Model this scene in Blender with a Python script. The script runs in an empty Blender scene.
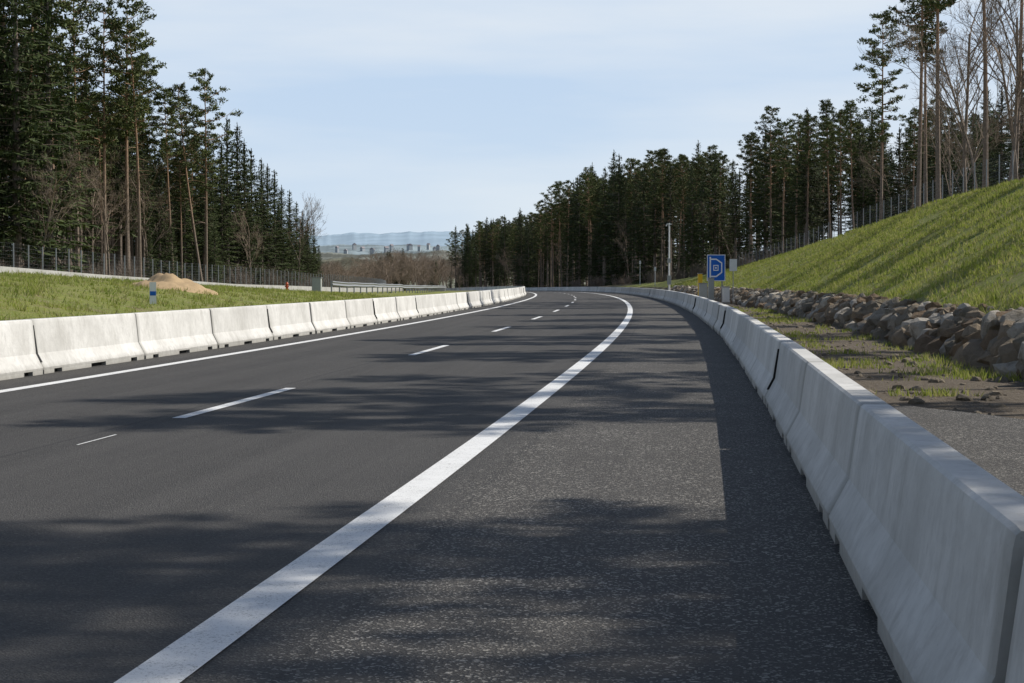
import bpy, math, random
import numpy as np
from mathutils import Vector, Matrix, noise

random.seed(7); rng=np.random.default_rng(11)
sc=bpy.context.scene
COL=sc.collection

# ------------------------------------------------------------------ layout
def dev(Y):
    if Y<=900: return Y*Y/4300.0 if Y>0 else 0.0
    return 900*900/4300.0+(Y-900)*(900/2150.0)
def vz(Y):
    if Y<120: return 0.0
    if Y<500: return -1e-5*(Y-120)**2
    if Y<900: return -1.444-0.0076*(Y-500)
    return -4.48
def RX(off,Y): return off-dev(Y)
def heading(Y): return math.atan2(max(0,min(Y,900))/2150.0,1.0)   # rotation to the left
CA=math.radians(6.26)
def site(px,D):
    u=(px-512)/1850.0
    return (D*(-math.sin(CA)+math.cos(CA)*u), D*(math.cos(CA)+math.sin(CA)*u))
def lerp(x,pts):
    return float(np.interp(x,[p[0] for p in pts],[p[1] for p in pts]))
def zl(Y): return lerp(Y,[(0,1.9),(76,1.85),(97,1.4),(133,.8),(200,.3),(400,0)])
def ztop(Y): return lerp(Y,[(0,6.3),(110,6.1),(162,5.0),(219,3.6),(300,2.0),(500,.8),(2000,.5)])
def terr(off,Y):
    X=RX(off,Y)
    n=noise.noise(Vector((X*.25,Y*.25,3)))*.10+noise.noise(Vector((X*.9,Y*.9,9)))*.035
    if off<-11.7:
        a=zl(Y)
        z=lerp(off,[(-400,a+2.5),(-90,a+1.7),(-60,a+1.0),(-35,a+.05),(-31,a-.1),(-28,a),(-20,a*.62),(-14,.06),(-12.2,-.06),(-11.7,-.08)])
        amp=min(1,max(0,(-12.5-off)/2))
        z+=n*amp
    elif off<1.9:
        z=-.08
    else:
        t=ztop(Y)
        z=lerp(off,[(1.9,-.08),(2.6,-.05),(5.2,-.02),(5.55,.08),(6.1,.75),(15.5,t),(17,t+.15),(40,t+1.2),(90,t+2.5)])
        amp=min(1,max(0,(off-1.9)/1.5))
        z+=n*amp*(1.0 if off>4.5 else .8)
    z+=vz(Y)
    if Y>650:
        f=min(1,(Y-650)/350.0)
        r=max(0,Y-900)
        zf=-4.5+r*0.0165+noise.noise(Vector((X*.002,Y*.002,1)))*5*min(1,r/1000)
        z=z*(1-f)+zf*f
    return z
def gz(X,Y): return terr(X+dev(Y),Y)

# ------------------------------------------------------------------ material helpers
def newmat(name):
    m=bpy.data.materials.new(name); m.use_nodes=True
    nt=m.node_tree; b=nt.nodes['Principled BSDF']
    b.inputs['Roughness'].default_value=.85
    b.inputs['Specular IOR Level'].default_value=.25
    return m,nt,b
def N(nt,t,**kw):
    n=nt.nodes.new(t)
    for k,v in kw.items(): setattr(n,k,v)
    return n
def L(nt,a,b): nt.links.new(a,b)
def noi(nt,vec,scale,detail=4,rough=.6):
    n=N(nt,'ShaderNodeTexNoise'); n.inputs['Scale'].default_value=scale
    n.inputs['Detail'].default_value=detail; n.inputs['Roughness'].default_value=rough
    if vec is not None: L(nt,vec,n.inputs['Vector'])
    return n.outputs['Fac']
def ramp(nt,fac,stops):
    r=N(nt,'ShaderNodeValToRGB'); e=r.color_ramp.elements
    while len(e)<len(stops): e.new(.5)
    for i,(p,c) in enumerate(stops):
        e[i].position=p
        e[i].color=(c,c,c,1) if not hasattr(c,'__len__') else (*c,1)
    L(nt,fac,r.inputs['Fac']); return r.outputs['Color']
def mix(nt,fac,a,b,mode='MIX'):
    m=N(nt,'ShaderNodeMix',data_type='RGBA',blend_type=mode)
    for idx,v in ((0,fac),(6,a),(7,b)):
        s=m.inputs[idx]
        if hasattr(v,'is_linked') : L(nt,v,s)
        elif hasattr(v,'__len__'): s.default_value=(*v,1) if len(v)==3 else v
        else:
            s.default_value=v if idx==0 else (v,v,v,1)
    return m.outputs[2]
def math_(nt,op,a,b=None,c=None):
    m=N(nt,'ShaderNodeMath',operation=op)
    for i,v in enumerate((a,b,c)):
        if v is None: continue
        if hasattr(v,'is_linked'): L(nt,v,m.inputs[i])
        else: m.inputs[i].default_value=v
    return m.outputs[0]
def bump(nt,b,h,strength=.3,dist=.01):
    n=N(nt,'ShaderNodeBump'); n.inputs['Strength'].default_value=strength; n.inputs['Distance'].default_value=dist
    L(nt,h,n.inputs['Height']); L(nt,n.outputs['Normal'],b.inputs['Normal'])
def pos(nt): return N(nt,'ShaderNodeNewGeometry').outputs['Position']
def objc(nt): return N(nt,'ShaderNodeTexCoord').outputs['Object']
def simple(name,col,rough=.6,metal=0,var=.15,scale=6):
    m,nt,b=newmat(name); v=objc(nt)
    f=noi(nt,v,scale)
    c=mix(nt,f,[x*(1-var) for x in col],[min(1,x*(1+var)) for x in col])
    L(nt,c,b.inputs['Base Color']); b.inputs['Roughness'].default_value=rough; b.inputs['Metallic'].default_value=metal
    return m

# ---- ground
def ground_mat():
    m,nt,b=newmat('ground_mat'); p=pos(nt)
    at=N(nt,'ShaderNodeAttribute',attribute_name='mask')
    sep=N(nt,'ShaderNodeSeparateColor'); L(nt,at.outputs['Color'],sep.inputs[0])
    n1=noi(nt,p,.35,5); n2=noi(nt,p,3,6,.7); n3=noi(nt,p,16,4,.7)
    g=mix(nt,ramp(nt,n1,[(.35,0),(.65,1)]),(.16,.215,.03),(.25,.28,.05))
    g=mix(nt,ramp(nt,n2,[(.4,0),(.72,1)]),g,(.31,.28,.12))
    g=mix(nt,ramp(nt,n3,[(.3,.5),(.65,0)]),g,(.055,.07,.018))
    g=mix(nt,ramp(nt,noi(nt,p,.8,5,.7),[(.52,0),(.64,.7)]),g,(.24,.19,.11))
    d=mix(nt,n2,(.085,.066,.047),(.17,.137,.10))
    d=mix(nt,ramp(nt,n3,[(.52,0),(.75,.7)]),d,(.25,.23,.19))
    fl=mix(nt,n2,(.10,.08,.045),(.17,.13,.075))
    fl=mix(nt,ramp(nt,n1,[(.5,0),(.6,.6)]),fl,(.09,.12,.035))
    dm=math_(nt,'ADD',sep.outputs[0],math_(nt,'MULTIPLY',math_(nt,'SUBTRACT',noi(nt,p,1.3,5,.7),.5),1.6))
    dm=ramp(nt,dm,[(.42,0),(.6,1)])
    c=mix(nt,sep.outputs[1],g,fl)
    c=mix(nt,dm,c,d)
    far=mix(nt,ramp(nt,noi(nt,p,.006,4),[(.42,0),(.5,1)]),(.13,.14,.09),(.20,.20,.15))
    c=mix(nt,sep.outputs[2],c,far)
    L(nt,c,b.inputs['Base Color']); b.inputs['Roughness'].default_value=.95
    bump(nt,b,math_(nt,'ADD',n2,n3),.9,.08)
    return m

def offnode(nt):
    p=pos(nt); s=N(nt,'ShaderNodeSeparateXYZ'); L(nt,p,s.inputs[0])
    y2=math_(nt,'MULTIPLY',s.outputs[1],s.outputs[1])
    return math_(nt,'ADD',s.outputs[0],math_(nt,'DIVIDE',y2,4300.0)),s.outputs[1],p

def asphalt_mat(name='asphalt_mat',k=1.0):
    m,nt,b=newmat(name)
    off,yy,p=offnode(nt)
    vor=N(nt,'ShaderNodeTexVoronoi'); vor.inputs['Scale'].default_value=85; L(nt,p,vor.inputs['Vector'])
    sepc=N(nt,'ShaderNodeSeparateColor'); L(nt,vor.outputs['Color'],sepc.inputs[0])
    vor2=N(nt,'ShaderNodeTexVoronoi'); vor2.inputs['Scale'].default_value=42; L(nt,p,vor2.inputs['Vector'])
    sepd=N(nt,'ShaderNodeSeparateColor'); L(nt,vor2.outputs['Color'],sepd.inputs[0])
    base=mix(nt,noi(nt,p,.5,4,.65),(.046*k,.043*k,.040*k),(.070*k,.066*k,.062*k))
    fine=noi(nt,p,45,3,.85)
    base=mix(nt,ramp(nt,fine,[(.34,.85),(.56,0)]),base,(.014,.014,.014))
    base=mix(nt,ramp(nt,fine,[(.56,0),(.72,.6)]),base,(.17,.16,.15))
    cm=N(nt,'ShaderNodeCombineXYZ'); L(nt,off,cm.inputs[0]); L(nt,math_(nt,'MULTIPLY',yy,.02),cm.inputs[1])
    lon=noi(nt,cm.outputs[0],1.6,4,.7)
    base=mix(nt,ramp(nt,lon,[(.38,0),(.66,.5)]),base,(.085*k,.080*k,.075*k))
    for o in (-1.72,-6.35):
        d=math_(nt,'ABSOLUTE',math_(nt,'SUBTRACT',off,o))
        base=mix(nt,ramp(nt,d,[(.01,.55),(.035,0)]),base,(.02,.02,.021))
    shm=N(nt,'ShaderNodeMapRange'); shm.inputs['From Min'].default_value=-2.1; shm.inputs['From Max'].default_value=-1.6
    L(nt,off,shm.inputs['Value'])
    patch=ramp(nt,noi(nt,p,.7,4,.7),[(.35,.4),(.62,1)])
    base=mix(nt,math_(nt,'MULTIPLY',shm.outputs[0],.4),base,(.060,.054,.047))
    amt=mix(nt,shm.outputs[0],.14,.9)
    for sp,lo in ((sepc.outputs[0],.88),(sepd.outputs[0],.97)):
        chip=ramp(nt,sp,[(lo,0),(lo+.02,1)])
        cf=math_(nt,'MULTIPLY',math_(nt,'MULTIPLY',chip,amt),patch)
        base=mix(nt,cf,base,(.38,.36,.32))
    L(nt,base,b.inputs['Base Color']); b.inputs['Roughness'].default_value=.78
    b.inputs['Specular IOR Level'].default_value=.3
    bump(nt,b,math_(nt,'ADD',fine,math_(nt,'MULTIPLY',vor.outputs['Distance'],1.2)),.8,.009)
    return m

def paint_mat():
    m,nt,b=newmat('road_paint'); p=pos(nt)
    f=noi(nt,p,60,4,.85); g=noi(nt,p,3,4,.7)
    c=mix(nt,g,(.66,.66,.64),(.8,.8,.79))
    w=ramp(nt,math_(nt,'ADD',f,math_(nt,'MULTIPLY',g,.25)),[(.49,.85),(.57,0)])
    c=mix(nt,w,c,(.18,.18,.18))
    L(nt,c,b.inputs['Base Color']); b.inputs['Roughness'].default_value=.6
    bump(nt,b,f,.5,.006)
    return m

def concrete_mat(name='concrete_mat',k=1.0,ends=True):
    m,nt,b=newmat(name); v=objc(nt)
    oi=N(nt,'ShaderNodeObjectInfo')
    add=N(nt,'ShaderNodeVectorMath',operation='ADD'); L(nt,v,add.inputs[0])
    cmb=N(nt,'ShaderNodeCombineXYZ')
    L(nt,math_(nt,'MULTIPLY',oi.outputs['Random'],37.0),cmb.inputs[0]); L(nt,cmb.outputs[0],add.inputs[1])
    v2=add.outputs[0]
    n1=noi(nt,v2,.9,5,.6); n2=noi(nt,v2,8,5,.7)
    c=mix(nt,ramp(nt,n1,[(.3,0),(.7,1)]),(.50*k,.49*k,.46*k),(.70*k,.69*k,.66*k))
    c=mix(nt,ramp(nt,n2,[(.35,.3),(.55,0)]),c,(.38*k,.37*k,.35*k))
    mp=N(nt,'ShaderNodeMapping'); mp.inputs['Scale'].default_value=(3,1.6,.3); L(nt,v2,mp.inputs['Vector'])
    st=noi(nt,mp.outputs[0],1.8,5,.7)
    c=mix(nt,ramp(nt,st,[(.53,0),(.72,.5)]),c,(.33*k,.315*k,.285*k))
    s=N(nt,'ShaderNodeSeparateXYZ'); L(nt,v,s.inputs[0])
    ft=ramp(nt,math_(nt,'ADD',s.outputs[2],math_(nt,'MULTIPLY',n2,.14)),[(.07,.7),(.27,0)])
    c=mix(nt,ft,c,(.23,.22,.19))
    if ends:
        ed=math_(nt,'ABSOLUTE',math_(nt,'SUBTRACT',s.outputs[1],2.95))
        ed=math_(nt,'ADD',math_(nt,'SUBTRACT',ed,2.0),math_(nt,'MULTIPLY',math_(nt,'SUBTRACT',n2,.5),.25))
        c=mix(nt,ramp(nt,ed,[(.80,0),(.98,.55)]),c,(.24,.23,.20))
    vo=N(nt,'ShaderNodeTexVoronoi'); vo.inputs['Scale'].default_value=22; L(nt,v2,vo.inputs['Vector'])
    c=mix(nt,ramp(nt,vo.outputs['Distance'],[(.06,.4),(.10,0)]),c,(.25,.25,.24))
    rv_=math_(nt,'ADD',math_(nt,'MULTIPLY',oi.outputs['Random'],.22),.86)
    c=mix(nt,1.0,c,rv_,'MULTIPLY')
    L(nt,c,b.inputs['Base Color']); b.inputs['Roughness'].default_value=.8
    bump(nt,b,math_(nt,'ADD',n2,vo.outputs['Distance']),.2,.01)
    return m

def leaf_mat(name,ca,cb,cc):
    m,nt,b=newmat(name); v=objc(nt); oi=N(nt,'ShaderNodeObjectInfo')
    c=mix(nt,ramp(nt,noi(nt,v,.9,1,.6),[(.38,0),(.62,1)]),ca,cb)
    c=mix(nt,ramp(nt,noi(nt,v,7,0,.6),[(.5,0),(.7,.7)]),c,cc)
    rv_=math_(nt,'ADD',math_(nt,'MULTIPLY',oi.outputs['Random'],.65),.68)
    c=mix(nt,1.0,c,rv_,'MULTIPLY')
    L(nt,c,b.inputs['Base Color']); b.inputs['Roughness'].default_value=.7
    return m
def bark_mat(name,lo,hi,h0,h1):
    m,nt,b=newmat(name); v=objc(nt)
    s=N(nt,'ShaderNodeSeparateXYZ'); L(nt,v,s.inputs[0])
    mr=N(nt,'ShaderNodeMapRange'); mr.inputs['From Min'].default_value=h0; mr.inputs['From Max'].default_value=h1
    L(nt,s.outputs[2],mr.inputs['Value'])
    c=mix(nt,mr.outputs[0],lo,hi)
    c=mix(nt,ramp(nt,noi(nt,v,6,3,.7),[(.35,.7),(.6,0)]),c,[x*.4 for x in lo])
    L(nt,c,b.inputs['Base Color']); b.inputs['Roughness'].default_value=.9
    return m

M_ground=ground_mat(); M_asph=asphalt_mat(); M_paint=paint_mat(); M_conc=concrete_mat(); M_conc2=concrete_mat('wall_concrete',.72,False)
M_black=simple('black_rubber_slot_shade',(.015,.015,.015),.7)
M_steel=simple('galvanised_steel',(.25,.26,.27),.55,.3)
M_white=simple('white_metal',(.72,.72,.70),.5)
M_pinele=leaf_mat('pine_needles',(.046,.064,.018),(.090,.110,.030),(.14,.15,.05))
M_sprle=leaf_mat('spruce_needles',(.026,.042,.013),(.055,.076,.022),(.085,.105,.035))
M_pbark=bark_mat('pine_bark',(.24,.19,.15),(.38,.23,.14),6,14)
M_sbark=bark_mat('spruce_bark',(.21,.17,.14),(.22,.175,.14),4,12)
M_tbark=bark_mat('bare_bark',(.24,.195,.16),(.28,.215,.16),2,10)

def make_obj(name,verts,faces,mats,mi=None,parent=None,smooth=False):
    me=bpy.data.meshes.new(name); me.from_pydata([tuple(v) for v in verts],[],[tuple(f) for f in faces])
    for m in mats: me.materials.append(m)
    if mi is not None: me.polygons.foreach_set('material_index',mi)
    if smooth: me.polygons.foreach_set('use_smooth',[True]*len(me.polygons))
    me.update()
    o=bpy.data.objects.new(name,me); COL.objects.link(o)
    if parent: o.parent=parent
    return o
class MB:
    def __init__(s): s.v=[];s.f=[];s.m=[]
    def box(s,x0,x1,y0,y1,z0,z1,m=0):
        b=len(s.v)
        s.v+=[(x0,y0,z0),(x1,y0,z0),(x1,y1,z0),(x0,y1,z0),(x0,y0,z1),(x1,y0,z1),(x1,y1,z1),(x0,y1,z1)]
        for q in ((0,3,2,1),(4,5,6,7),(0,1,5,4),(1,2,6,5),(2,3,7,6),(3,0,4,7)):
            s.f.append(tuple(b+i for i in q)); s.m.append(m)
    def tube(s,path,radii,n=5,m=0,cap=False):
        b=len(s.v); P=[Vector(p) for p in path]
        for i,p in enumerate(P):
            d=(P[min(i+1,len(P)-1)]-P[max(i-1,0)])
            if d.length<1e-9: d=Vector((0,0,1))
            d.normalize()
            a=d.cross(Vector((0,0,1)) if abs(d.z)<.9 else Vector((1,0,0))).normalized(); c=d.cross(a)
            for k in range(n):
                t=2*math.pi*k/n; s.v.append(tuple(p+(a*math.cos(t)+c*math.sin(t))*radii[i]))
        for i in range(len(P)-1):
            for k in range(n):
                k2=(k+1)%n; s.f.append((b+i*n+k,b+i*n+k2,b+(i+1)*n+k2,b+(i+1)*n+k)); s.m.append(m)
        if cap:
            s.f.append(tuple(b+(len(P)-1)*n+k for k in range(n))); s.m.append(m)
            s.f.append(tuple(b+n-1-k for k in range(n))); s.m.append(m)
    def quad(s,c,a,bv,m):
        b=len(s.v)
        s.v+=[tuple(c-a-bv*.35),tuple(c+bv-a*.1),tuple(c+a),tuple(c-bv-a*.1)]
        s.f.append((b,b+1,b+2,b+3)); s.m.append(m)
    def obj(s,name,mats,parent=None,smooth=False): return make_obj(name,s.v,s.f,mats,s.m,parent,smooth)

# ------------------------------------------------------------------ ground sheet
Ys=list(np.arange(-40,150,1.5))+list(np.arange(150,400,4))+list(np.arange(400,1000,15))+list(np.geomspace(1000,12000,40))
offs=[-6000,-4000,-2500,-1600,-1000,-700,-500,-350,-250,-180,-140,-115,-95,-80,-70,-62,-55,-49,-44]+list(np.arange(-40,-11.6,1.0))+[-11.7,-8,-4,0,1.2,1.9]+list(np.arange(2.2,17.5,.45))+[18,19,20,22,24,27,30,34,40,50,60,75,90,120,160,220,320,500,800,1300,2200,4000]
verts=[];cols=[]
for Y in Ys:
    Y=float(Y)
    for o in offs:
        o=float(o)
        X=RX(o,Y); verts.append((X,Y,terr(o,Y)))
        if 1.5<o<5.6: dirt=.92+.12*math.sin(Y*.12+o*1.7)
        elif 5.6<=o<6.6: dirt=.6
        elif 15<o<17: dirt=.5
        elif -13.0<o<-11.6: dirt=.55
        elif -34<o<-30: dirt=.5
        elif o<-13: dirt=.2
        else: dirt=.17
        if o>17.5 and Y<120: dirt=.4
        fl=1.0 if (X<-52 or o>17) else 0.0
        if Y>260 and o<-14: fl=.6
        if Y>320 and o>3: fl=1.0
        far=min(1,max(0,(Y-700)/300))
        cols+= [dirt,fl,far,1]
nx=len(offs); faces=[(j*nx+i,j*nx+i+1,(j+1)*nx+i+1,(j+1)*nx+i) for j in range(len(Ys)-1) for i in range(nx-1)]
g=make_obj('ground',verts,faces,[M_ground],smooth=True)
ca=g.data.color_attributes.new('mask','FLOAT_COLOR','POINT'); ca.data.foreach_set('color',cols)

# ------------------------------------------------------------------ road and markings
def strip(name,o0,o1,y0,y1,z,mat,step=2.0,into=None,nof=1):
    v=[];f=[]
    ys=[float(q) for q in np.arange(y0,y1,step)]+[y1]
    os_=[float(q) for q in np.linspace(o0,o1,nof+1)]
    for Y in ys:
        for o in os_: v.append((RX(o,Y),Y,vz(Y)+z))
    k=nof+1
    for j in range(len(ys)-1):
        for i in range(nof): f.append((j*k+i,j*k+i+1,(j+1)*k+i+1,(j+1)*k+i))
    if into is not None:
        b=len(into[0]); into[0].extend(v); into[1].extend([tuple(b+i for i in q) for q in f]); return
    return make_obj(name,v,f,[mat])
strip('road',-11.95,2.05,-30,900,0.0,M_asph,2,nof=2)
M_asph2=asphalt_mat('old_asphalt',1.0)
mk=([],[])
strip('',-2.35,-2.09,-30,800,.006,None,2,mk)
strip('',-10.13,-9.90,-30,800,.006,None,2,mk)
for k in range(-1,40):
    y=20.8+18*k
    strip('',-6.14,-5.98,y,y+6,.006,None,2,mk)
for y in (12.5,17.3):
    strip('',-6.075,-6.05,y,y+1.2,.006,None,1.2,mk)
make_obj('road_marking',mk[0],mk[1],[M_paint])

v=[];f=[]
ys=[float(q) for q in np.arange(-20,22.6,.4)]
for Y in ys:
    e=4.9-(0 if Y<17 else (Y-17)*.45)
    e+=noise.noise(Vector((0,Y*1.3,4)))*.35+noise.noise(Vector((0,Y*4,4)))*.12
    e=max(2.2,e)
    for o in (2.06,(2.06+e)/2,e): v.append((RX(o,Y),Y,.10))
for j in range(len(ys)-1):
    for i in range(2): f.append((j*3+i,j*3+i+1,j*3+i+4,j*3+i+3))
make_obj('service_lane',v,f,[M_asph2])

# ------------------------------------------------------------------ concrete barriers
SL=5.90
def barrier_mesh(H):
    half=[(.285,.07),(.29,.11),(.275,.14),(.165,.35),(.108,H-.06),(.098,H-.015),(.078,H)]
    prof=half+[(-a,z) for a,z in reversed(half)]
    b=MB(); cs=[0,.03,.06,SL-.06,SL-.03,SL]; ins=[.03,.008,0,0,.008,.03]
    n=len(prof)
    for c,i in zip(cs,ins):
        for a,z in prof:
            s=1-i/.3; zz=z if z<.12 else .07+(z-.07)*(1-i*.5)
            b.v.append((a*s if abs(a)>.08 else a*(1-i*3),c,zz))
    for j in range(len(cs)-1):
        for k in range(n):
            k2=(k+1)%n; b.f.append((j*n+k,j*n+k2,(j+1)*n+k2,(j+1)*n+k)); b.m.append(0)
    b.f.append(tuple(range(n-1,-1,-1))); b.m.append(0)
    b.f.append(tuple((len(cs)-1)*n+k for k in range(n))); b.m.append(0)
    for c0,c1 in ((.04,.55),(.95,2.55),(3.4,4.98),(5.38,5.86)):
        b.box(-.283,.283,c0,c1,-.01,.0695)
    for c0,c1 in ((.551,.949),(2.551,3.399),(4.981,5.379)):
        b.box(-.2,.2,c0,c1,-.01,.05,1)  # black fill, the shade inside the base slots put in as colour
    b.box(-.06,.06,-.079,-.001,.12,H-.09,1)   # coupling in the joint
    me=bpy.data.meshes.new('concrete_barrier'); me.from_pydata(b.v,[],b.f)
    me.materials.append(M_conc); me.materials.append(M_black); me.polygons.foreach_set('material_index',b.m); me.update()
    return me
def seal_mesh(H):
    b=MB()
    for sgn in (1,-1):
        pts=[(.25,.20),(.172,.35),(.116,H-.10)]
        for i in range(2):
            (a0,z0),(a1,z1)=pts[i],pts[i+1]
            w=.045
            k=len(b.v)
            for (a,z) in ((a0,z0),(a1,z1)):
                wob=.03*math.sin(z*7)
                for da,dc in ((-.03,-w+wob),(.012,-w+wob),(.012,w+wob),(-.03,w+wob)):
                    b.v.append((sgn*(a+da),dc,z))
            for q in ((0,1,5,4),(1,2,6,5),(2,3,7,6),(3,0,4,7),(0,1,2,3),(4,5,6,7)):
                b.f.append(tuple(k+x for x in q)); b.m.append(0)
    me=bpy.data.meshes.new('joint_seal'); me.from_pydata(b.v,[],b.f); me.materials.append(M_black); me.update(); return me
def barriers(offc,y0,cnt,seals,H,zoff=0):
    BM=barrier_mesh(H); SM=seal_mesh(H)
    Y=y0
    for i in range(cnt):
        o=bpy.data.objects.new('concrete_barrier',BM); COL.objects.link(o)
        jit=random.uniform(-.02,.02)
        h=heading(Y+3)
        o.location=(RX(offc+jit,Y),Y,vz(Y)+zoff)
        o.rotation_euler=(math.atan((vz(Y+6)-vz(Y))/6),0,h+random.uniform(-.004,.004))
        if i in seals:
            s=bpy.data.objects.new('joint_seal',SM); COL.objects.link(s); s.parent=o; s.location=(0,-.04,0)
        Y+=5.98*math.cos(h)
barriers(1.06,5.95-5.98*3,112,{6,9,11,14,17,20,24,31},.82)
barriers(-11.42,30.4-5.98*6,112,{6,9,12,14,16,18,21,24,27,33},.93,.0)

# ------------------------------------------------------------------ trees
def rv():
    a=rng.normal(size=3); a=a/np.linalg.norm(a); return Vector((float(a[0]),float(a[1]),float(a[2])))
def pine(seed,H,cs=.52,wid=.13,dens=1.0):
    r=random.Random(seed); b=MB()
    lean=Vector((r.uniform(-.03,.03),r.uniform(-.03,.03),0)); c1=r.uniform(-.5,.5); c2=r.uniform(-.5,.5)
    def tp(t): return Vector((lean.x*H*t+c1*math.sin(t*3.1)*.6, lean.y*H*t+c2*math.sin(t*2.6)*.6, H*t))
    R=.0075*H+.03
    ts=[0,.02,.1,.25,.4,.55,.7,.82,.92,1]
    b.tube([tp(t) for t in ts],[R*1.35,R*1.1]+[R*(1-t*.88) for t in ts[2:]],8,0)
    for i in range(18):
        t=r.uniform(.22,cs+.08); a=r.uniform(0,6.28); l=r.uniform(.4,2.0)
        p=tp(t); d=Vector((math.cos(a),math.sin(a),r.uniform(-.25,.25)))
        b.tube([p,p+d*l*.5,p+d*l+Vector((0,0,-.1*l))],[.03,.018,.006],3,0)
    nb=int(38*dens)
    for i in range(nb):
        t=cs+(1-cs)*((i+r.random())/nb)
        u=(t-cs)/(1-cs)
        env=(.5+.9*u if u<.45 else .95*(1-((u-.45)/.6)**1.8)+.10)
        l=H*wid*env*r.uniform(.45,1.15)+.3
        a=i*2.4+r.uniform(-.7,.7); up=r.uniform(-.05,.3)+.5*u
        d=Vector((math.cos(a),math.sin(a),up)).normalized(); p=tp(t)
        sag=Vector((0,0,-.1*l))
        pts=[p,p+d*l*.4+sag*.5,p+d*l*.75,p+d*l+Vector((0,0,.12*l))]
        b.tube(pts,[.04+.01*l,.03,.02,.008],4,0)
        nc=max(2,int(l*1.3))
        for k in range(nc):
            s=.3+.7*(k+r.random()*.8)/nc
            side=d.cross(Vector((0,0,1))).normalized()*r.uniform(-.42,.42)*l*s
            c=p+d*l*s+side+Vector((0,0,r.uniform(-.1,.35)))
            b.tube([p+d*l*s*.6,c],[.014,.005],3,0)
            rad=r.uniform(.35,.8)*(H/24)**.5
            for q in range(int(50*rad/.6)):
                v=rv(); v.z*=.55; rr=rad*r.uniform(.25,1)
                cc=c+v*rr
                ax=(v*.6+rv()*.7+Vector((0,0,.35))).normalized()
                sd=ax.cross(rv()).normalized()
                b.quad(cc,ax*r.uniform(.12,.24),sd*r.uniform(.04,.08),1)
    me=bpy.data.meshes.new('pine'); me.from_pydata(b.v,[],b.f); me.materials.append(M_pbark); me.materials.append(M_pinele)
    me.polygons.foreach_set('material_index',b.m); me.update(); return me
def spruce(seed,H,base=.08,rm=.13):
    r=random.Random(seed); b=MB()
    R=.009*H+.03
    b.tube([(0,0,0),(0,0,H*.3),(0,0,H*.7),(0,0,H)],[R*1.2,R,R*.5,.02],7,0)
    z=H*base; 
    for i in range(14):
        zz=r.uniform(.04,base)*H if base>.05 else .5
        a=r.uniform(0,6.28); l=r.uniform(.5,1.8); p=Vector((0,0,zz)); d=Vector((math.cos(a),math.sin(a),-.2))
        b.tube([p,p+d*l],[.03,.008],3,0)
    while z<H*.985:
        t=(z-H*base)/(H*(1-base))
        Rm=H*rm*((1-t)**.75)*(1 if t>.12 else .7+2.5*t)+.12
        nb=8 if t<.8 else 6
        a0=r.uniform(0,6.28)
        for k in range(nb):
            if r.random()<.1: continue
            a=a0+6.283*k/nb+r.uniform(-.3,.3)
            l=Rm*r.choice([.55,.75,.95,1.05,1.3])*r.uniform(.85,1.1)
            dh=Vector((math.cos(a),math.sin(a),0)); side=Vector((-dh.y,dh.x,0))
            slope=-.42+.75*t
            p0=Vector((0,0,z+r.uniform(-.15,.15)))
            def bp(s): return p0+dh*l*s+Vector((0,0,l*(slope*s+.16*s*s)))
            b.tube([p0,bp(.5),bp(1)],[.03,.018,.006],3,0)
            s=.18
            st=.26/max(l,.3)
            while s<=1.03:
                w=(.16+.34*math.sin(min(1,s)*2.6))*min(1,l*.55)+.07
                c=bp(s)
                for sg in (-1,1):
                    ax=(side*sg+dh*.7+Vector((0,0,r.uniform(-.55,.0)))).normalized()
                    b.quad(c+ax*w*.55,ax*w*r.uniform(.6,.95),(dh+Vector((0,0,r.uniform(-.5,.5))))*r.uniform(.06,.11),1)
                if r.random()<.8:
                    ax=Vector((r.uniform(-.3,.3),r.uniform(-.3,.3),-1))
                    hl_=r.uniform(.12,.3)
                    b.quad(c+ax*hl_*.6,ax*hl_,(dh*.6+side*r.uniform(-1,1))*.10,1)
                s+=st
            b.quad(bp(1.02),dh*.2+Vector((0,0,.05)),side*.07,1)
        z+=r.uniform(.34,.56)*(1 if t<.75 else .7)
    for k in range(10):
        c=Vector((0,0,H*(.97+.035*k/10))); b.quad(c,Vector((r.uniform(-.1,.1),r.uniform(-.1,.1),.2)),Vector((.05,.03*(-1)**k,0)),1)
    me=bpy.data.meshes.new('spruce'); me.from_pydata(b.v,[],b.f); me.materials.append(M_sbark); me.materials.append(M_sprle)
    me.polygons.foreach_set('material_index',b.m); me.update(); return me
def bare(seed,H,levels=4,spread=.6):
    r=random.Random(seed); b=MB()
    def grow(p,d,l,rad,lv):
        pts=[p];q=p.copy();dd=d.copy()
        for i in range(3):
            dd=(dd+Vector((r.uniform(-.15,.15),r.uniform(-.15,.15),r.uniform(-.03,.12)))).normalized()
            q=q+dd*l/3; pts.append(q.copy())
        b.tube(pts,[rad,rad*.85,rad*.7,rad*.5],6 if lv==0 else 3,0)
        if lv>=levels: return
        n=r.randint(4,6) if lv>0 else 12
        for i in range(n):
            s=r.uniform(.3,1) if lv>0 else .3+.7*i/n
            k=min(2,int(s*3)); base=pts[k].lerp(pts[k+1],s*3-k)
            a=r.uniform(0,6.28); perp=dd.cross(Vector((math.cos(a),math.sin(a),.1))).normalized()
            nd=(dd*(1-spread*.5)+perp*r.uniform(.4,.9)*spread*1.3+Vector((0,0,.15))).normalized()
            grow(base,nd,l*r.uniform(.34,.55)*(1.1-.3*s if lv==0 else 1),max(rad*.42,.01),lv+1)
    grow(Vector((0,0,0)),Vector((0,0,1)),H*.82,.008*H+.02,0)
    me=bpy.data.meshes.new('bare_tree'); me.from_pydata(b.v,[],b.f); me.materials.append(M_tbark); me.update(); return me
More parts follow.
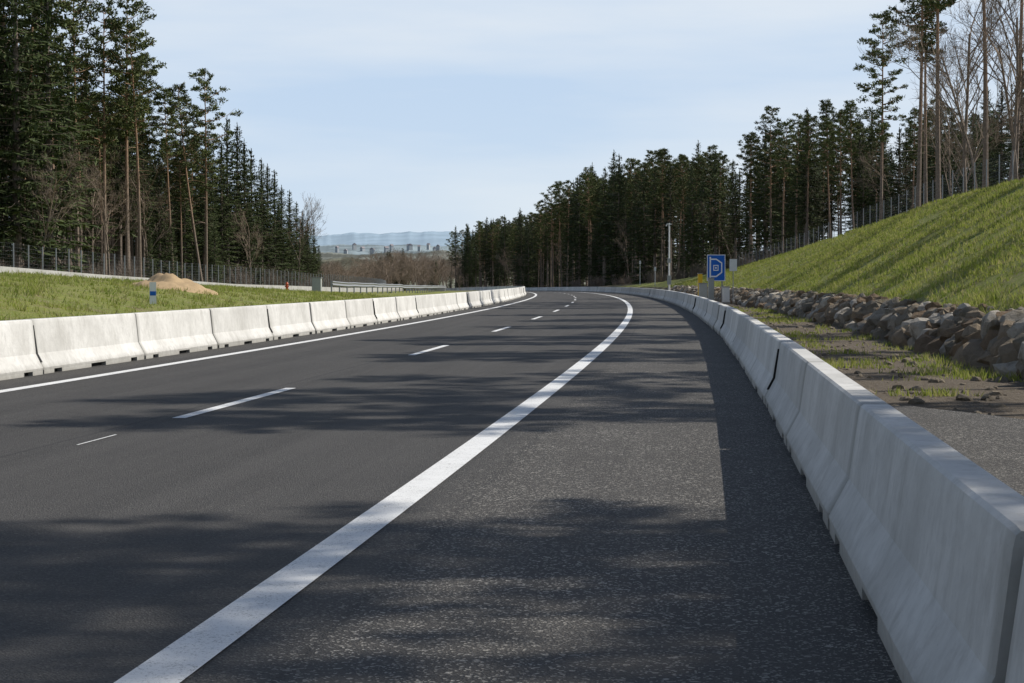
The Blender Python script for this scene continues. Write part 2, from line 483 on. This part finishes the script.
def bush(seed):
    r=random.Random(seed); b=MB()
    for i in range(34):
        a=r.uniform(0,6.28); d=Vector((math.cos(a)*r.uniform(.1,.7),math.sin(a)*r.uniform(.1,.7),1)).normalized()
        p=Vector((r.uniform(-.6,.6),r.uniform(-.6,.6),0)); l=r.uniform(1.2,2.8)
        b.tube([p,p+d*l*.5,p+d*l],[.025,.015,.006],3,0)
        for k in range(9):
            s=r.uniform(.25,1); q=p+d*l*s; dd=(d+rv()*.8).normalized(); ll=r.uniform(.3,.8)
            b.tube([q,q+dd*ll],[.010,.005],3,0)
    me=bpy.data.meshes.new('bush'); me.from_pydata(b.v,[],b.f); me.materials.append(M_tbark); me.update(); return me

PINES=[pine(1,26,.50,.125),pine(2,25,.60,.12),pine(3,24,.45,.14),pine(4,26,.66,.11)]
SPR=[spruce(11,22,.10,.125),spruce(12,23,.28,.11),spruce(13,18,.03,.15),spruce(14,24,.40,.10)]
BARE=[bare(21,17),bare(22,16,4,.75)]
BUSH=[bush(31),bush(32)]
PH=[26,25,24,26]; SH=[22,23,18,24]; BH=[17,16]
def put(name,me,h0,X,Y,H,rot=None,tilt=0,tiltaz=0,parent=None,wid=1.0,sink=.25):
    o=bpy.data.objects.new(name,me); COL.objects.link(o)
    s=H/h0; ww=s*wid
    z=gz(X,Y)-sink
    rot=random.uniform(0,6.28) if rot is None else rot
    R=Matrix.Rotation(tiltaz,4,'Z')@Matrix.Rotation(tilt,4,'Y')@Matrix.Rotation(rot-tiltaz,4,'Z')
    o.matrix_world=Matrix.Translation((X,Y,z))@R@Matrix.Diagonal((ww,ww,s,1))
    if parent: o.parent=parent
    return o
def putpine(X,Y,H,i=None,**k):
    i=random.randrange(4) if i is None else i; return put('pine_tree',PINES[i],PH[i],X,Y,H,**k)
def putspr(X,Y,H,i=None,**k):
    i=random.randrange(4) if i is None else i; return put('spruce_tree',SPR[i],SH[i],X,Y,H,**k)
def putbare(X,Y,H,i=None,**k):
    i=random.randrange(2) if i is None else i; return put('bare_deciduous_tree',BARE[i],BH[i],X,Y,H,**k)

# left wood
def hl(Y): return lerp(Y,[(60,29),(150,28),(190,25),(215,21),(235,20),(255,18),(280,12.5),(300,10)])
lf=bpy.data.objects.new('forest',None); COL.objects.link(lf)
pts=[]
for X,Y,H,t in [(*site(105,178),27,0),(*site(128,182),29,0),(*site(140,178),25,1),(*site(60,165),27,3),(*site(28,160),31,0),(*site(8,158),30,2),
              (*site(78,175),30,3),(*site(203,205),22.5,1),(*site(206,212),24.5,2),(*site(174,200),21,3)]:
    putpine(X,Y,H,t,tilt=(.15 if H==22.5 else random.uniform(0,.03)),tiltaz=(math.pi if H==22.5 else random.uniform(0,6)))
    pts.append((X,Y))
for px,D,H in ((18,150,33),(50,158,29),(-6,150,30),(88,188,25),(228,236,22.5),(238,238,22),(222,232,19),(245,240,20),(252,244,19),(262,247,18),(268,250,17.5),(275,256,17),(282,258,15),(290,262,14.5),(297,265,13),(303,268,12),(308,270,11),(314,274,9.5),(319,278,7),(70,170,22),(160,205,15),(185,214,16),(150,180,6),(172,190,7),(215,215,8),(195,205,5)):
    X,Y=site(px,D); putspr(X,Y,H*.97,2 if H<9 else random.choice([0,1,2]) ); pts.append((X,Y))
for px,D,H in ((150,190,12),(300,262,12),(110,168,11),(306,280,12),(250,225,9),(40,150,11)):
    X,Y=site(px,D); putbare(X,Y,H); pts.append((X,Y))
tries=0;cnt=0
while cnt<300 and tries<6000:
    tries+=1
    X=-60-abs(random.gauss(0,1))*18; Y=random.uniform(110,292)
    if X<-112 or X/Y>-.215 or X/Y<-.46: continue
    if any((X-a)**2+(Y-b)**2<2.3**2 for a,b in pts): continue
    pts.append((X,Y)); cnt+=1
    H=hl(Y)*random.uniform(.66,1.0)
    t=random.random()
    if t<.5 and Y<235: putpine(X,Y,H,parent=lf)
    elif t<.96: putspr(X,Y,H*.95,parent=lf,i=random.choice([0,1,3,1,3] if X<-64 else [0,1,3,3]))
    else: putbare(X,Y,H*.6,parent=lf)
for i in range(110):
    X=-53-random.random()*15; Y=random.uniform(100,285)
    if X/Y>-.205: continue
    put('bush',BUSH[i%2],2.5,X,Y,random.uniform(1.0,3),parent=lf)

# tall pines on the right bank, in view and beside the viewpoint
for px,D,H,i in ((880,168,20.5,2),(917,138,24,0),(938,132,25,1),(925,160,24,3),(984,120,24,1),(1012,128,25,3),(1040,112,26,0)):
    X,Y=site(px,D); putpine(X,Y,H,i,tilt=random.uniform(0,.03),tiltaz=random.uniform(0,6))
for px,D,H in ((965,125,15),(978,112,12),(1006,112,14),(1018,118,13),(900,190,10),(948,150,11),(956,135,9)):
    X,Y=site(px,D); putbare(X,Y,H)
for px,D,H in ((905,200,13),(945,190,12),(972,170,12),(1000,160,13),(1020,150,14),(890,215,13)):
    X,Y=site(px,D); putspr(X,Y,H)
for off,Y,H,i in ((19,17.2,17,0),(24,16.6,21,2),(20.5,19.0,19,1),(18.5,28.5,18,1),(21,31,20,0),(24,35,23,3),(19,38,17,2),(22,46,20,0),(27,50,26,1),(19,55,18,3),
                  (24,60,24,0),(30,64,28,2),(20,70,19,1),(27,74,25,0),(22,82,21,3),(30,87,26,2),(23,94,23,1),(31,99,26,0)):
    putpine(RX(off,Y),Y,H,i)
# forest behind and right bend
rf=bpy.data.objects.new('forest',None); COL.objects.link(rf)
pts=[];cnt=0;tries=0
while cnt<460 and tries<9000:
    tries+=1
    Y=random.uniform(185,680)
    o0=lerp(Y,[(185,26),(240,20),(300,15),(360,11),(420,9),(680,9)])
    o=o0+abs(random.gauss(0,1))*(11 if Y>300 else 18)
    X=RX(o,Y)
    if X/Y>.19: continue
    if any((X-a)**2+(Y-b)**2<2.4**2 for a,b in pts): continue
    pts.append((X,Y)); cnt+=1
    H=lerp(Y,[(185,15),(230,18),(280,20),(350,24),(440,26),(470,22),(680,24)])*random.uniform(.76,1.03)
    if random.random()<.1: H*=1.12
    t=random.random()
    if t<.5: putpine(X,Y,H,parent=rf)
    elif t<.95: putspr(X,Y,H,parent=rf)
    else: putbare(X,Y,H*.6,parent=rf)
for i in range(60):
    Y=random.uniform(170,420); o=lerp(Y,[(185,24),(240,18),(300,13),(420,8)])+random.uniform(-1,2)
    put('bush',BUSH[i%2],2.5,RX(o,Y),Y,random.uniform(1,2.5),parent=rf)
X,Y=site(553,455); putpine(X,Y,25,2)

# brush in the gap
br=bpy.data.objects.new('brushwood',None); COL.objects.link(br)
for i in range(340):
    px=random.uniform(312,470)
    D=random.uniform(330,560) if px<352 else random.uniform(430,900)
    X,Y=site(px,D)
    o=X+dev(Y)
    if -16<o<5: continue
    H=random.uniform(5,11)*(D/600)*(.8 if px<370 else 1.15)
    put('bare_bush',BARE[i%2],BH[i%2],X,Y,H,parent=br,wid=1.5)
for i in range(70):
    px=random.uniform(330,470); D=random.uniform(500,950); X,Y=site(px,D)
    if -16<X+dev(Y)<5: continue
    put('spruce',SPR[2],18,X,Y,random.uniform(7,14)*(1 if px>375 else .6),parent=br,wid=1.4)

# ------------------------------------------------------------------ fences
def fence(name,path,h,wire=.0028,sp=2.5,post=.035,vs=.3,nh=12):
    b=MB()
    for (x0,y0),(x1,y1) in zip(path[:-1],path[1:]):
        d=math.hypot(x1-x0,y1-y0); n=max(1,round(d/sp))
        for i in range(n):
            xa,ya=x0+(x1-x0)*i/n,y0+(y1-y0)*i/n; xb,yb=x0+(x1-x0)*(i+1)/n,y0+(y1-y0)*(i+1)/n
            za,zb=gz(xa,ya),gz(xb,yb)
            b.tube([(xa,ya,za-.3),(xa,ya,za+h+.08)],[post,post],6,0,True)
            for k in range(nh):
                t=.05+h*(k/(nh-1))**1.15
                b.tube([(xa,ya,za+t),(xb,yb,zb+t)],[wire,wire],3,0)
            m=int(sp/vs)
            for k in range(1,m):
                s=k/m; X=xa+(xb-xa)*s; Y=ya+(yb-ya)*s; z=za+(zb-za)*s
                b.tube([(X,Y,z+.05),(X,Y,z+h)],[wire*.8,wire*.8],3,0)
    return b.obj(name,[M_steel])
fence('wire_fence',[(RX(-34.5,Y),Y) for Y in range(60,420,12)],1.95)
fence('wire_fence',[(RX(16.3,Y),Y) for Y in range(62,250,10)],1.6,.0022,4.0,.03,.4,10)
v=[];f=[]
ys=list(range(40,430,3))
for Y in ys:
    z=terr(-31,Y)
    zt=zl(Y)+.50+vz(Y)
    v+=[(RX(-30.9,Y),Y,z-.5),(RX(-30.9,Y),Y,zt),(RX(-31.15,Y),Y,zt),(RX(-31.15,Y),Y,z-.5)]
for j in range(len(ys)-1):
    for i in range(3): f.append((j*4+i,j*4+i+1,j*4+i+5,j*4+i+4))
make_obj('concrete_wall',v,f,[M_conc2])
# steel guard rail of the slip road beyond the verge
b=MB()
gy=list(range(128,330,4))
for i,Y in enumerate(gy):
    z=terr(-23,Y); X=RX(-23,Y)
    b.box(X-.04,X+.04,Y-.06,Y+.06,z-.2,z+.85)
    if i+1<len(gy):
        Y2=gy[i+1]; X2=RX(-23,Y2); z2=terr(-23,Y2)
        k=len(b.v); d=.07
        prof=[(d,.50),(d+.06,.56),(d,.66),(d,.70),(d+.06,.78),(d,.84)]
        for a,h in prof: b.v+=[(X+a,Y,z+h),(X2+a,Y2,z2+h)]
        for q in range(5): b.f.append((k+2*q,k+2*q+1,k+2*q+3,k+2*q+2)); b.m.append(0)
b.obj('guard_rail',[M_steel])

# ------------------------------------------------------------------ rock wall
def rock_mat():
    m,nt,b=newmat('boulder_stone'); at=N(nt,'ShaderNodeAttribute',attribute_name='tone'); p=pos(nt)
    c=mix(nt,noi(nt,p,5,5,.7),(.55,.55,.55),(1.5,1.45,1.35))
    c=mix(nt,1.0,at.outputs['Color'],c,'MULTIPLY')
    c=mix(nt,ramp(nt,noi(nt,p,2.2,4,.7),[(.54,0),(.68,.7)]),c,(.11,.09,.055))
    L(nt,c,b.inputs['Base Color']); b.inputs['Roughness'].default_value=.92
    bump(nt,b,noi(nt,p,12,6,.75),1.0,.07); return m
import bmesh
bm=bmesh.new(); bmesh.ops.create_icosphere(bm,subdivisions=2,radius=1); bm.verts.ensure_lookup_table()
ICO=np.array([v.co[:] for v in bm.verts]); ICF=[tuple(v.index for v in fc.verts) for fc in bm.faces]; bm.free()
V=[];F=[];C=[]
def rock(x,y,z,s,tone):
    b=len(V); P=ICO.copy()
    for k in range(9):
        n=rng.normal(size=3); n/=np.linalg.norm(n); d=rng.uniform(.55,.85)
        q=P@n; ex=np.maximum(q-d,0); P=P-np.outer(ex,n)
    P=P*np.array([rng.uniform(.8,1.35),rng.uniform(.8,1.5),rng.uniform(.55,1.0)])*s
    a=rng.uniform(0,6.28); R=np.array([[math.cos(a),-math.sin(a),0],[math.sin(a),math.cos(a),0],[0,0,1]]); 
    tx=rng.uniform(-.4,.4); R2=np.array([[1,0,0],[0,math.cos(tx),-math.sin(tx)],[0,math.sin(tx),math.cos(tx)]])
    P=P@R.T@R2.T+np.array([x,y,z])+rng.normal(size=P.shape)*.02*s/.3
    V.extend(P.tolist()); F.extend([tuple(b+i for i in q) for q in ICF]); C.extend([*tone,1]*len(P))
Y=14.0
TN=[(.18,.16,.13),(.27,.245,.21),(.17,.125,.085),(.38,.355,.32),(.22,.18,.135)]
while Y<215:
    for r_,(o,z,s) in enumerate(((5.4,.08,.33),(5.6,.36,.31),(5.85,.60,.28),(6.1,.80,.23),(6.35,.90,.13))):
        if rng.random()<(.05 if r_<3 else .3): continue
        tone=TN[int(rng.integers(0,5))]
        yy=Y+float(rng.uniform(-.25,.25))
        rock(RX(o+rng.uniform(-.1,.1),yy),yy,z*min(1,ztop(Y)/4+.1)+rng.uniform(-.08,.08)+vz(Y),s*rng.choice([.6,.8,1,1.2,1.4]),tone)
    Y+=float(rng.uniform(.36,.58))
for i in range(420):
    yy=float(20+100*rng.random()**1.5); o=rng.uniform(2.3,5.3); rock(RX(o,yy),yy,terr(float(o),yy),rng.choice([.03,.04,.06,.10]),(.22,.19,.15))
M_rock=rock_mat()
ro=make_obj('boulder_retaining_wall',V,F,[M_rock])
ca=ro.data.color_attributes.new('tone','FLOAT_COLOR','POINT'); ca.data.foreach_set('color',C)

# ------------------------------------------------------------------ grass blades
def grass_mat():
    m,nt,b=newmat('grass_blades'); p=pos(nt)
    c=mix(nt,ramp(nt,noi(nt,p,.45,4,.7),[(.35,0),(.65,1)]),(.18,.25,.035),(.30,.33,.06))
    c=mix(nt,ramp(nt,noi(nt,p,5,3,.6),[(.46,0),(.62,.9)]),c,(.38,.34,.16))
    out=nt.nodes['Material Output']
    tr=N(nt,'ShaderNodeBsdfTranslucent'); L(nt,c,tr.inputs['Color']); L(nt,c,b.inputs['Base Color'])
    ms=N(nt,'ShaderNodeMixShader'); ms.inputs[0].default_value=.45
    L(nt,b.outputs[0],ms.inputs[1]); L(nt,tr.outputs[0],ms.inputs[2]); L(nt,ms.outputs[0],out.inputs['Surface'])
    return m
V=[];F=[]
def blades(n,of0,of1,y0,y1,hmin,hmax,pw=1.0,thr=.0):
    for i in range(n):
        Y=y0+(y1-y0)*random.random()**pw; o=random.uniform(of0,of1); X=RX(o,Y)
        q=noise.noise(Vector((X*.6,Y*.6,7)))
        if q<thr-random.random()*.3: continue
        z=terr(o,Y); 
        for k in range(5):
            x=X+random.gauss(0,.09); y=Y+random.gauss(0,.09); h=random.uniform(hmin,hmax)*(1+q); a=random.uniform(0,6.28)
            w=.012+.00012*Y; dx,dy=math.cos(a)*w,math.sin(a)*w; lx,ly=random.gauss(0,.4)*h,random.gauss(0,.4)*h
            b=len(V); V.extend([(x-dx,y-dy,z-.02),(x+dx,y+dy,z-.02),(x+lx,y+ly,z+h)]); F.append((b,b+1,b+2))
blades(28000,6.3,16.8,26,130,.06,.16,1.3,-.02)
blades(5000,6.3,16.5,130,230,.08,.2,1,-.1)
blades(4000,1.8,5.2,26,110,.05,.12,1.4,.33)
blades(12000,-30,-12.8,30,120,.06,.18,1.2,.0)
make_obj('grass',V,F,[grass_mat()])

# ------------------------------------------------------------------ street furniture
M_blue=simple('sign_blue',(.01,.12,.50),.4,0,.05)
M_signw=simple('sign_white',(.8,.8,.8),.4,0,.03)
M_red=simple('marker_red',(.45,.08,.03),.5)
M_yel=simple('marker_yellow',(.7,.45,.03),.5)
M_grey=simple('cabinet_grey',(.36,.37,.35),.6)
M_tan=simple('sandy_soil',(.38,.275,.16),.95,0,.4,3)
def emp(name,X,Y,z,rz=0):
    e=bpy.data.objects.new(name,None); COL.objects.link(e); e.location=(X,Y,z); e.rotation_euler=(0,0,rz); return e
X,Y=site(716,128)
e=emp('motorway_sign',X,Y,0,CA)
b=MB(); b.box(-.64,.64,0,.05,1.52,3.36); b.obj('panel_back',[M_steel],e)
b=MB(); b.box(-.63,.63,-.012,-.001,1.53,3.35); b.obj('panel',[M_signw],e)
b=MB(); b.box(-.585,.585,-.018,-.013,1.575,3.305); b.obj('blue_field',[M_blue],e)
b=MB(); b.box(-.46,-.36,-.024,-.019,1.66,3.2)
pl=[(-.359,3.08),(.02,3.08),(.42,2.80),(.42,2.10),(.02,1.80),(-.359,1.80)]
inn=[(-.359,2.99),(-.01,2.99),(.34,2.75),(.34,2.15),(-.01,1.89),(-.359,1.89)]
n0=len(b.v); b.v+=[(x,-.022,z) for x,z in pl]+[(x,-.022,z) for x,z in inn]
for i in range(5): b.f.append((n0+i,n0+i+1,n0+6+i+1,n0+6+i)); b.m.append(0)
b.box(-.2,.16,-.024,-.019,2.24,2.30); b.box(-.2,.16,-.024,-.019,2.58,2.64); b.box(-.2,-.14,-.024,-.019,2.301,2.579); b.box(.10,.16,-.024,-.019,2.301,2.579); b.box(-.07,.03,-.024,-.019,2.38,2.50)
b.obj('pictogram',[M_signw],e)
b=MB()
for x in (-.42,.42): b.tube([(x,.1,-.1),(x,.1,3.3)],[.045,.045],10,0,True)
b.obj('posts',[M_steel],e)
def cabinet(X,Y,z,w,d,h,mat,name='utility_cabinet',rz=0):
    e=emp(name,X,Y,z,rz)
    b=MB(); b.box(-w/2,w/2,-d/2,d/2,.12,h); b.obj('body',[mat],e)
    b=MB(); b.box(-w/2-.03,w/2+.03,-d/2-.03,d/2+.03,h+.002,h+.06); b.obj('roof',[M_steel],e)
    b=MB(); b.box(-w/2-.04,w/2+.04,-d/2-.04,d/2+.04,-.2,.118); b.obj('plinth',[M_conc2],e)
    b=MB(); b.box(-w/2+.05,w/2-.05,-d/2-.012,-d/2-.001,.2,h-.08); b.obj('door',[mat],e)
    return e
X,Y=site(703,118); cabinet(X,Y,0,.5,.4,1.35,M_grey,rz=CA)
X,Y=site(711,120); cabinet(X,Y,0,.35,.35,1.7,M_grey,rz=CA)
X,Y=site(726,126); cabinet(X,Y,0,.45,.35,1.1,M_white,rz=CA)
X,Y=site(700,150); cabinet(X,Y,0,.35,.35,2.1,M_yel,'emergency_phone',rz=CA)
X,Y=site(733,124); e=emp('warning_sign',X,Y,.1,CA); b=MB(); b.tube([(0,0,0),(0,0,2.9)],[.03,.03],8,0,True); b.obj('post',[M_steel],e)
b=MB(); b.box(-.25,.25,-.05,-.032,2.1,2.9); b.obj('panel',[M_white],e)
X,Y=site(669,205); z=gz(X,Y); e=emp('camera_mast',X,Y,z,CA)
b=MB(); b.tube([(0,0,-.2),(0,0,8.0)],[.12,.08],12,0,True); b.obj('mast',[M_white],e)
b=MB(); b.box(-.22,.22,-.3,-.14,1.2,2.2); b.box(-.2,.2,-.32,-.14,3.6,4.1); b.obj('control_box',[M_grey],e)
b=MB(); b.box(-.3,.3,-.03,.03,7.85,7.93); b.box(-.36,-.24,-.2,.15,7.65,7.84); b.obj('camera_heads',[M_white],e)
for px,D,h in ((640,300,4),(655,260,2.6)):
    X,Y=site(px,D); e=emp('marker_pole',X,Y,gz(X,Y)); b=MB(); b.tube([(0,0,-.2),(0,0,h)],[.06,.04],8,0,True); b.box(-.15,.15,-.1,-.06,h-.6,h-.1); b.obj('pole',[M_white],e)
X,Y=site(153,62); z=gz(X,Y)-.2; e=emp('information_sign',X,Y,z,CA+.2)
b=MB(); b.tube([(0,0,-.2),(0,0,.9)],[.025,.025],8,0,True); b.obj('post',[M_steel],e)
b=MB(); b.box(-.11,.11,-.05,-.03,.22,.95); b.obj('panel',[M_signw],e)
b=MB(); b.box(-.10,.10,-.058,-.051,.50,.64); b.obj('blue_panel',[M_blue],e)
X,Y=site(287,118); z=gz(X,Y)-.05; e=emp('hydrant_marker',X,Y,z); b=MB(); b.tube([(0,0,-.2),(0,0,.5),(0,0,.54),(0,0,.66)],[.08,.08,.11,.04],10,0,True); b.obj('body',[M_red],e)
b=MB(); b.tube([(-.13,0,.38),(.13,0,.38)],[.04,.04],8,0,True); b.obj('outlets',[M_red],e)
X,Y=site(317,122); cabinet(X,Y,gz(X,Y)-.1,.6,.4,1.1,M_grey)
X0,Y0=site(174,76); v=[];f=[];n=26
for j in range(n+1):
    for i in range(n+1):
        u=(i/n-.5)*2;w=(j/n-.5)*2;r2=math.hypot(u,w)
        x=X0+u*1.8;y=Y0+w*2.6
        h=.66*max(0,1-r2)**.8*(1+.8*noise.noise(Vector((x*1.2,y*1.2,0))))+.10*noise.noise(Vector((x*4,y*4,2)))-(.12 if r2>.98 else 0)
        v.append((x,y,gz(x,y)-.05+h))
for j in range(n):
    for i in range(n): f.append((j*(n+1)+i,j*(n+1)+i+1,(j+1)*(n+1)+i+1,(j+1)*(n+1)+i))
make_obj('soil_heap',v,f,[M_tan],smooth=True)

# ------------------------------------------------------------------ distant hills
def hill(D,ytop,amp,col,seed,rough,ct=.2):
    v=[];f=[]; n=320
    for i in range(n+1):
        px=100+ (620-100)*i/n
        for k,(dd,hh) in enumerate(((-.18,-.02),(-.1,.45),(-.04,.85),(0,1),(.1,.9))):
            X,Y=site(px,D*(1+dd))
            zt=1.6+D*(280-ytop)/1850
            nn=noise.fractal(Vector((px*.02,seed,k*.1)),1.0,2.0,4)*amp*D/1850+noise.noise(Vector((px*.9,seed,k)))*rough*D/1850
            zb=gz(X,Y)-20
            v.append((X,Y,zb+(zt+nn-zb)*max(0,hh)))
    for i in range(n):
        for k in range(4): f.append((i*5+k,(i+1)*5+k,(i+1)*5+k+1,i*5+k+1))
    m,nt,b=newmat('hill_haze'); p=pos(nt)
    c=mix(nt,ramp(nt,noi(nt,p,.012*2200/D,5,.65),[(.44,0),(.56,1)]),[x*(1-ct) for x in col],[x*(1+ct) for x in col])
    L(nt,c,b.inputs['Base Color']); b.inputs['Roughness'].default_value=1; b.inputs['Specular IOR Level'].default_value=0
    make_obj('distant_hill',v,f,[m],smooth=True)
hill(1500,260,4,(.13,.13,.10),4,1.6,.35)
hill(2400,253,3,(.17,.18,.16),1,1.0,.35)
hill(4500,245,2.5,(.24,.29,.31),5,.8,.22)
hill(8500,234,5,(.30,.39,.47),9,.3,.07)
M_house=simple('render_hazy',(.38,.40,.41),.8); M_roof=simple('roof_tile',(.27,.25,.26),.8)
ve=bpy.data.objects.new('village',None); COL.objects.link(ve)
for i in range(14):
    px=random.uniform(335,445); D=random.uniform(4050,4250); X,Y=site(px,D)
    z=1.6+D*(280-random.uniform(246,252))/1850
    w,d,h=random.uniform(5,9),8,random.uniform(2.5,4)
    b=MB(); b.box(-w/2,w/2,-d/2,d/2,-8,h,0)
    k=len(b.v); b.v+=[(-w/2-.4,-d/2-.6,h+.05),(w/2+.4,-d/2-.6,h+.05),(w/2+.4,d/2+.6,h+.05),(-w/2-.4,d/2+.6,h+.05),(-w/2-.4,0,h+4),(w/2+.4,0,h+4)]
    for q in ((0,1,5,4),(2,3,4,5),(0,4,3),(1,2,5)): b.f.append(tuple(k+j for j in q)); b.m.append(1)
    o=b.obj('house',[M_house,M_roof],ve); o.location=(X,Y,z); o.rotation_euler=(0,0,random.uniform(0,3))

# ------------------------------------------------------------------ light
EL=math.radians(42.5); AZ=math.radians(20)   # AZ: forward of +X
S=Vector((math.cos(EL)*math.cos(AZ),math.cos(EL)*math.sin(AZ),math.sin(EL)))
sd=bpy.data.lights.new('sun','SUN'); sd.energy=5.0; sd.angle=math.radians(.4); sd.color=(1,.95,.87)
so=bpy.data.objects.new('sun',sd); COL.objects.link(so); so.rotation_euler=S.to_track_quat('Z','Y').to_euler()
w=bpy.data.worlds.new('World'); sc.world=w; w.use_nodes=True; nt=w.node_tree
bg=nt.nodes['Background']
sky=N(nt,'ShaderNodeTexSky',sky_type='NISHITA'); sky.sun_disc=False; sky.sun_elevation=EL; sky.sun_rotation=math.pi/2-AZ
sky.air_density=1.0; sky.dust_density=1.0; sky.ozone_density=1.0; sky.altitude=300
tc=N(nt,'ShaderNodeTexCoord'); mp=N(nt,'ShaderNodeMapping'); mp.inputs['Scale'].default_value=(1.2,1.0,8); mp.inputs['Rotation'].default_value=(.12,.1,.3)
L(nt,tc.outputs['Generated'],mp.inputs['Vector'])
sx=N(nt,'ShaderNodeSeparateXYZ'); L(nt,tc.outputs['Generated'],sx.inputs[0])
cl=ramp(nt,noi(nt,mp.outputs[0],2.2,6,.5),[(.38,0),(.62,1.0)])
# thin cirrus veil near the horizon, clear blue higher up
hi=ramp(nt,sx.outputs[2],[(.15,.9),(.36,.05)])
low=ramp(nt,sx.outputs[2],[(.0,1),(.10,0)])
veil=mix(nt,cl,(6.6,8.3,10.6),(8.9,9.8,10.9))
veil=mix(nt,math_(nt,'MULTIPLY',low,.5),veil,(8.6,10.0,11.2))
c=mix(nt,hi,sky.outputs[0],veil)
L(nt,c,bg.inputs['Color']); bg.inputs['Strength'].default_value=.086

# ------------------------------------------------------------------ camera
cd=bpy.data.cameras.new('camera'); cd.sensor_width=36; cd.lens=1850/1024*36; cd.clip_end=30000; cd.clip_start=.1
co=bpy.data.objects.new('camera',cd); COL.objects.link(co); co.location=(0,0,1.6)
co.rotation_euler=(math.radians(90-1.904),0,CA); sc.camera=co
sc.view_settings.view_transform='Standard'; sc.view_settings.look='None'; sc.view_settings.exposure=0
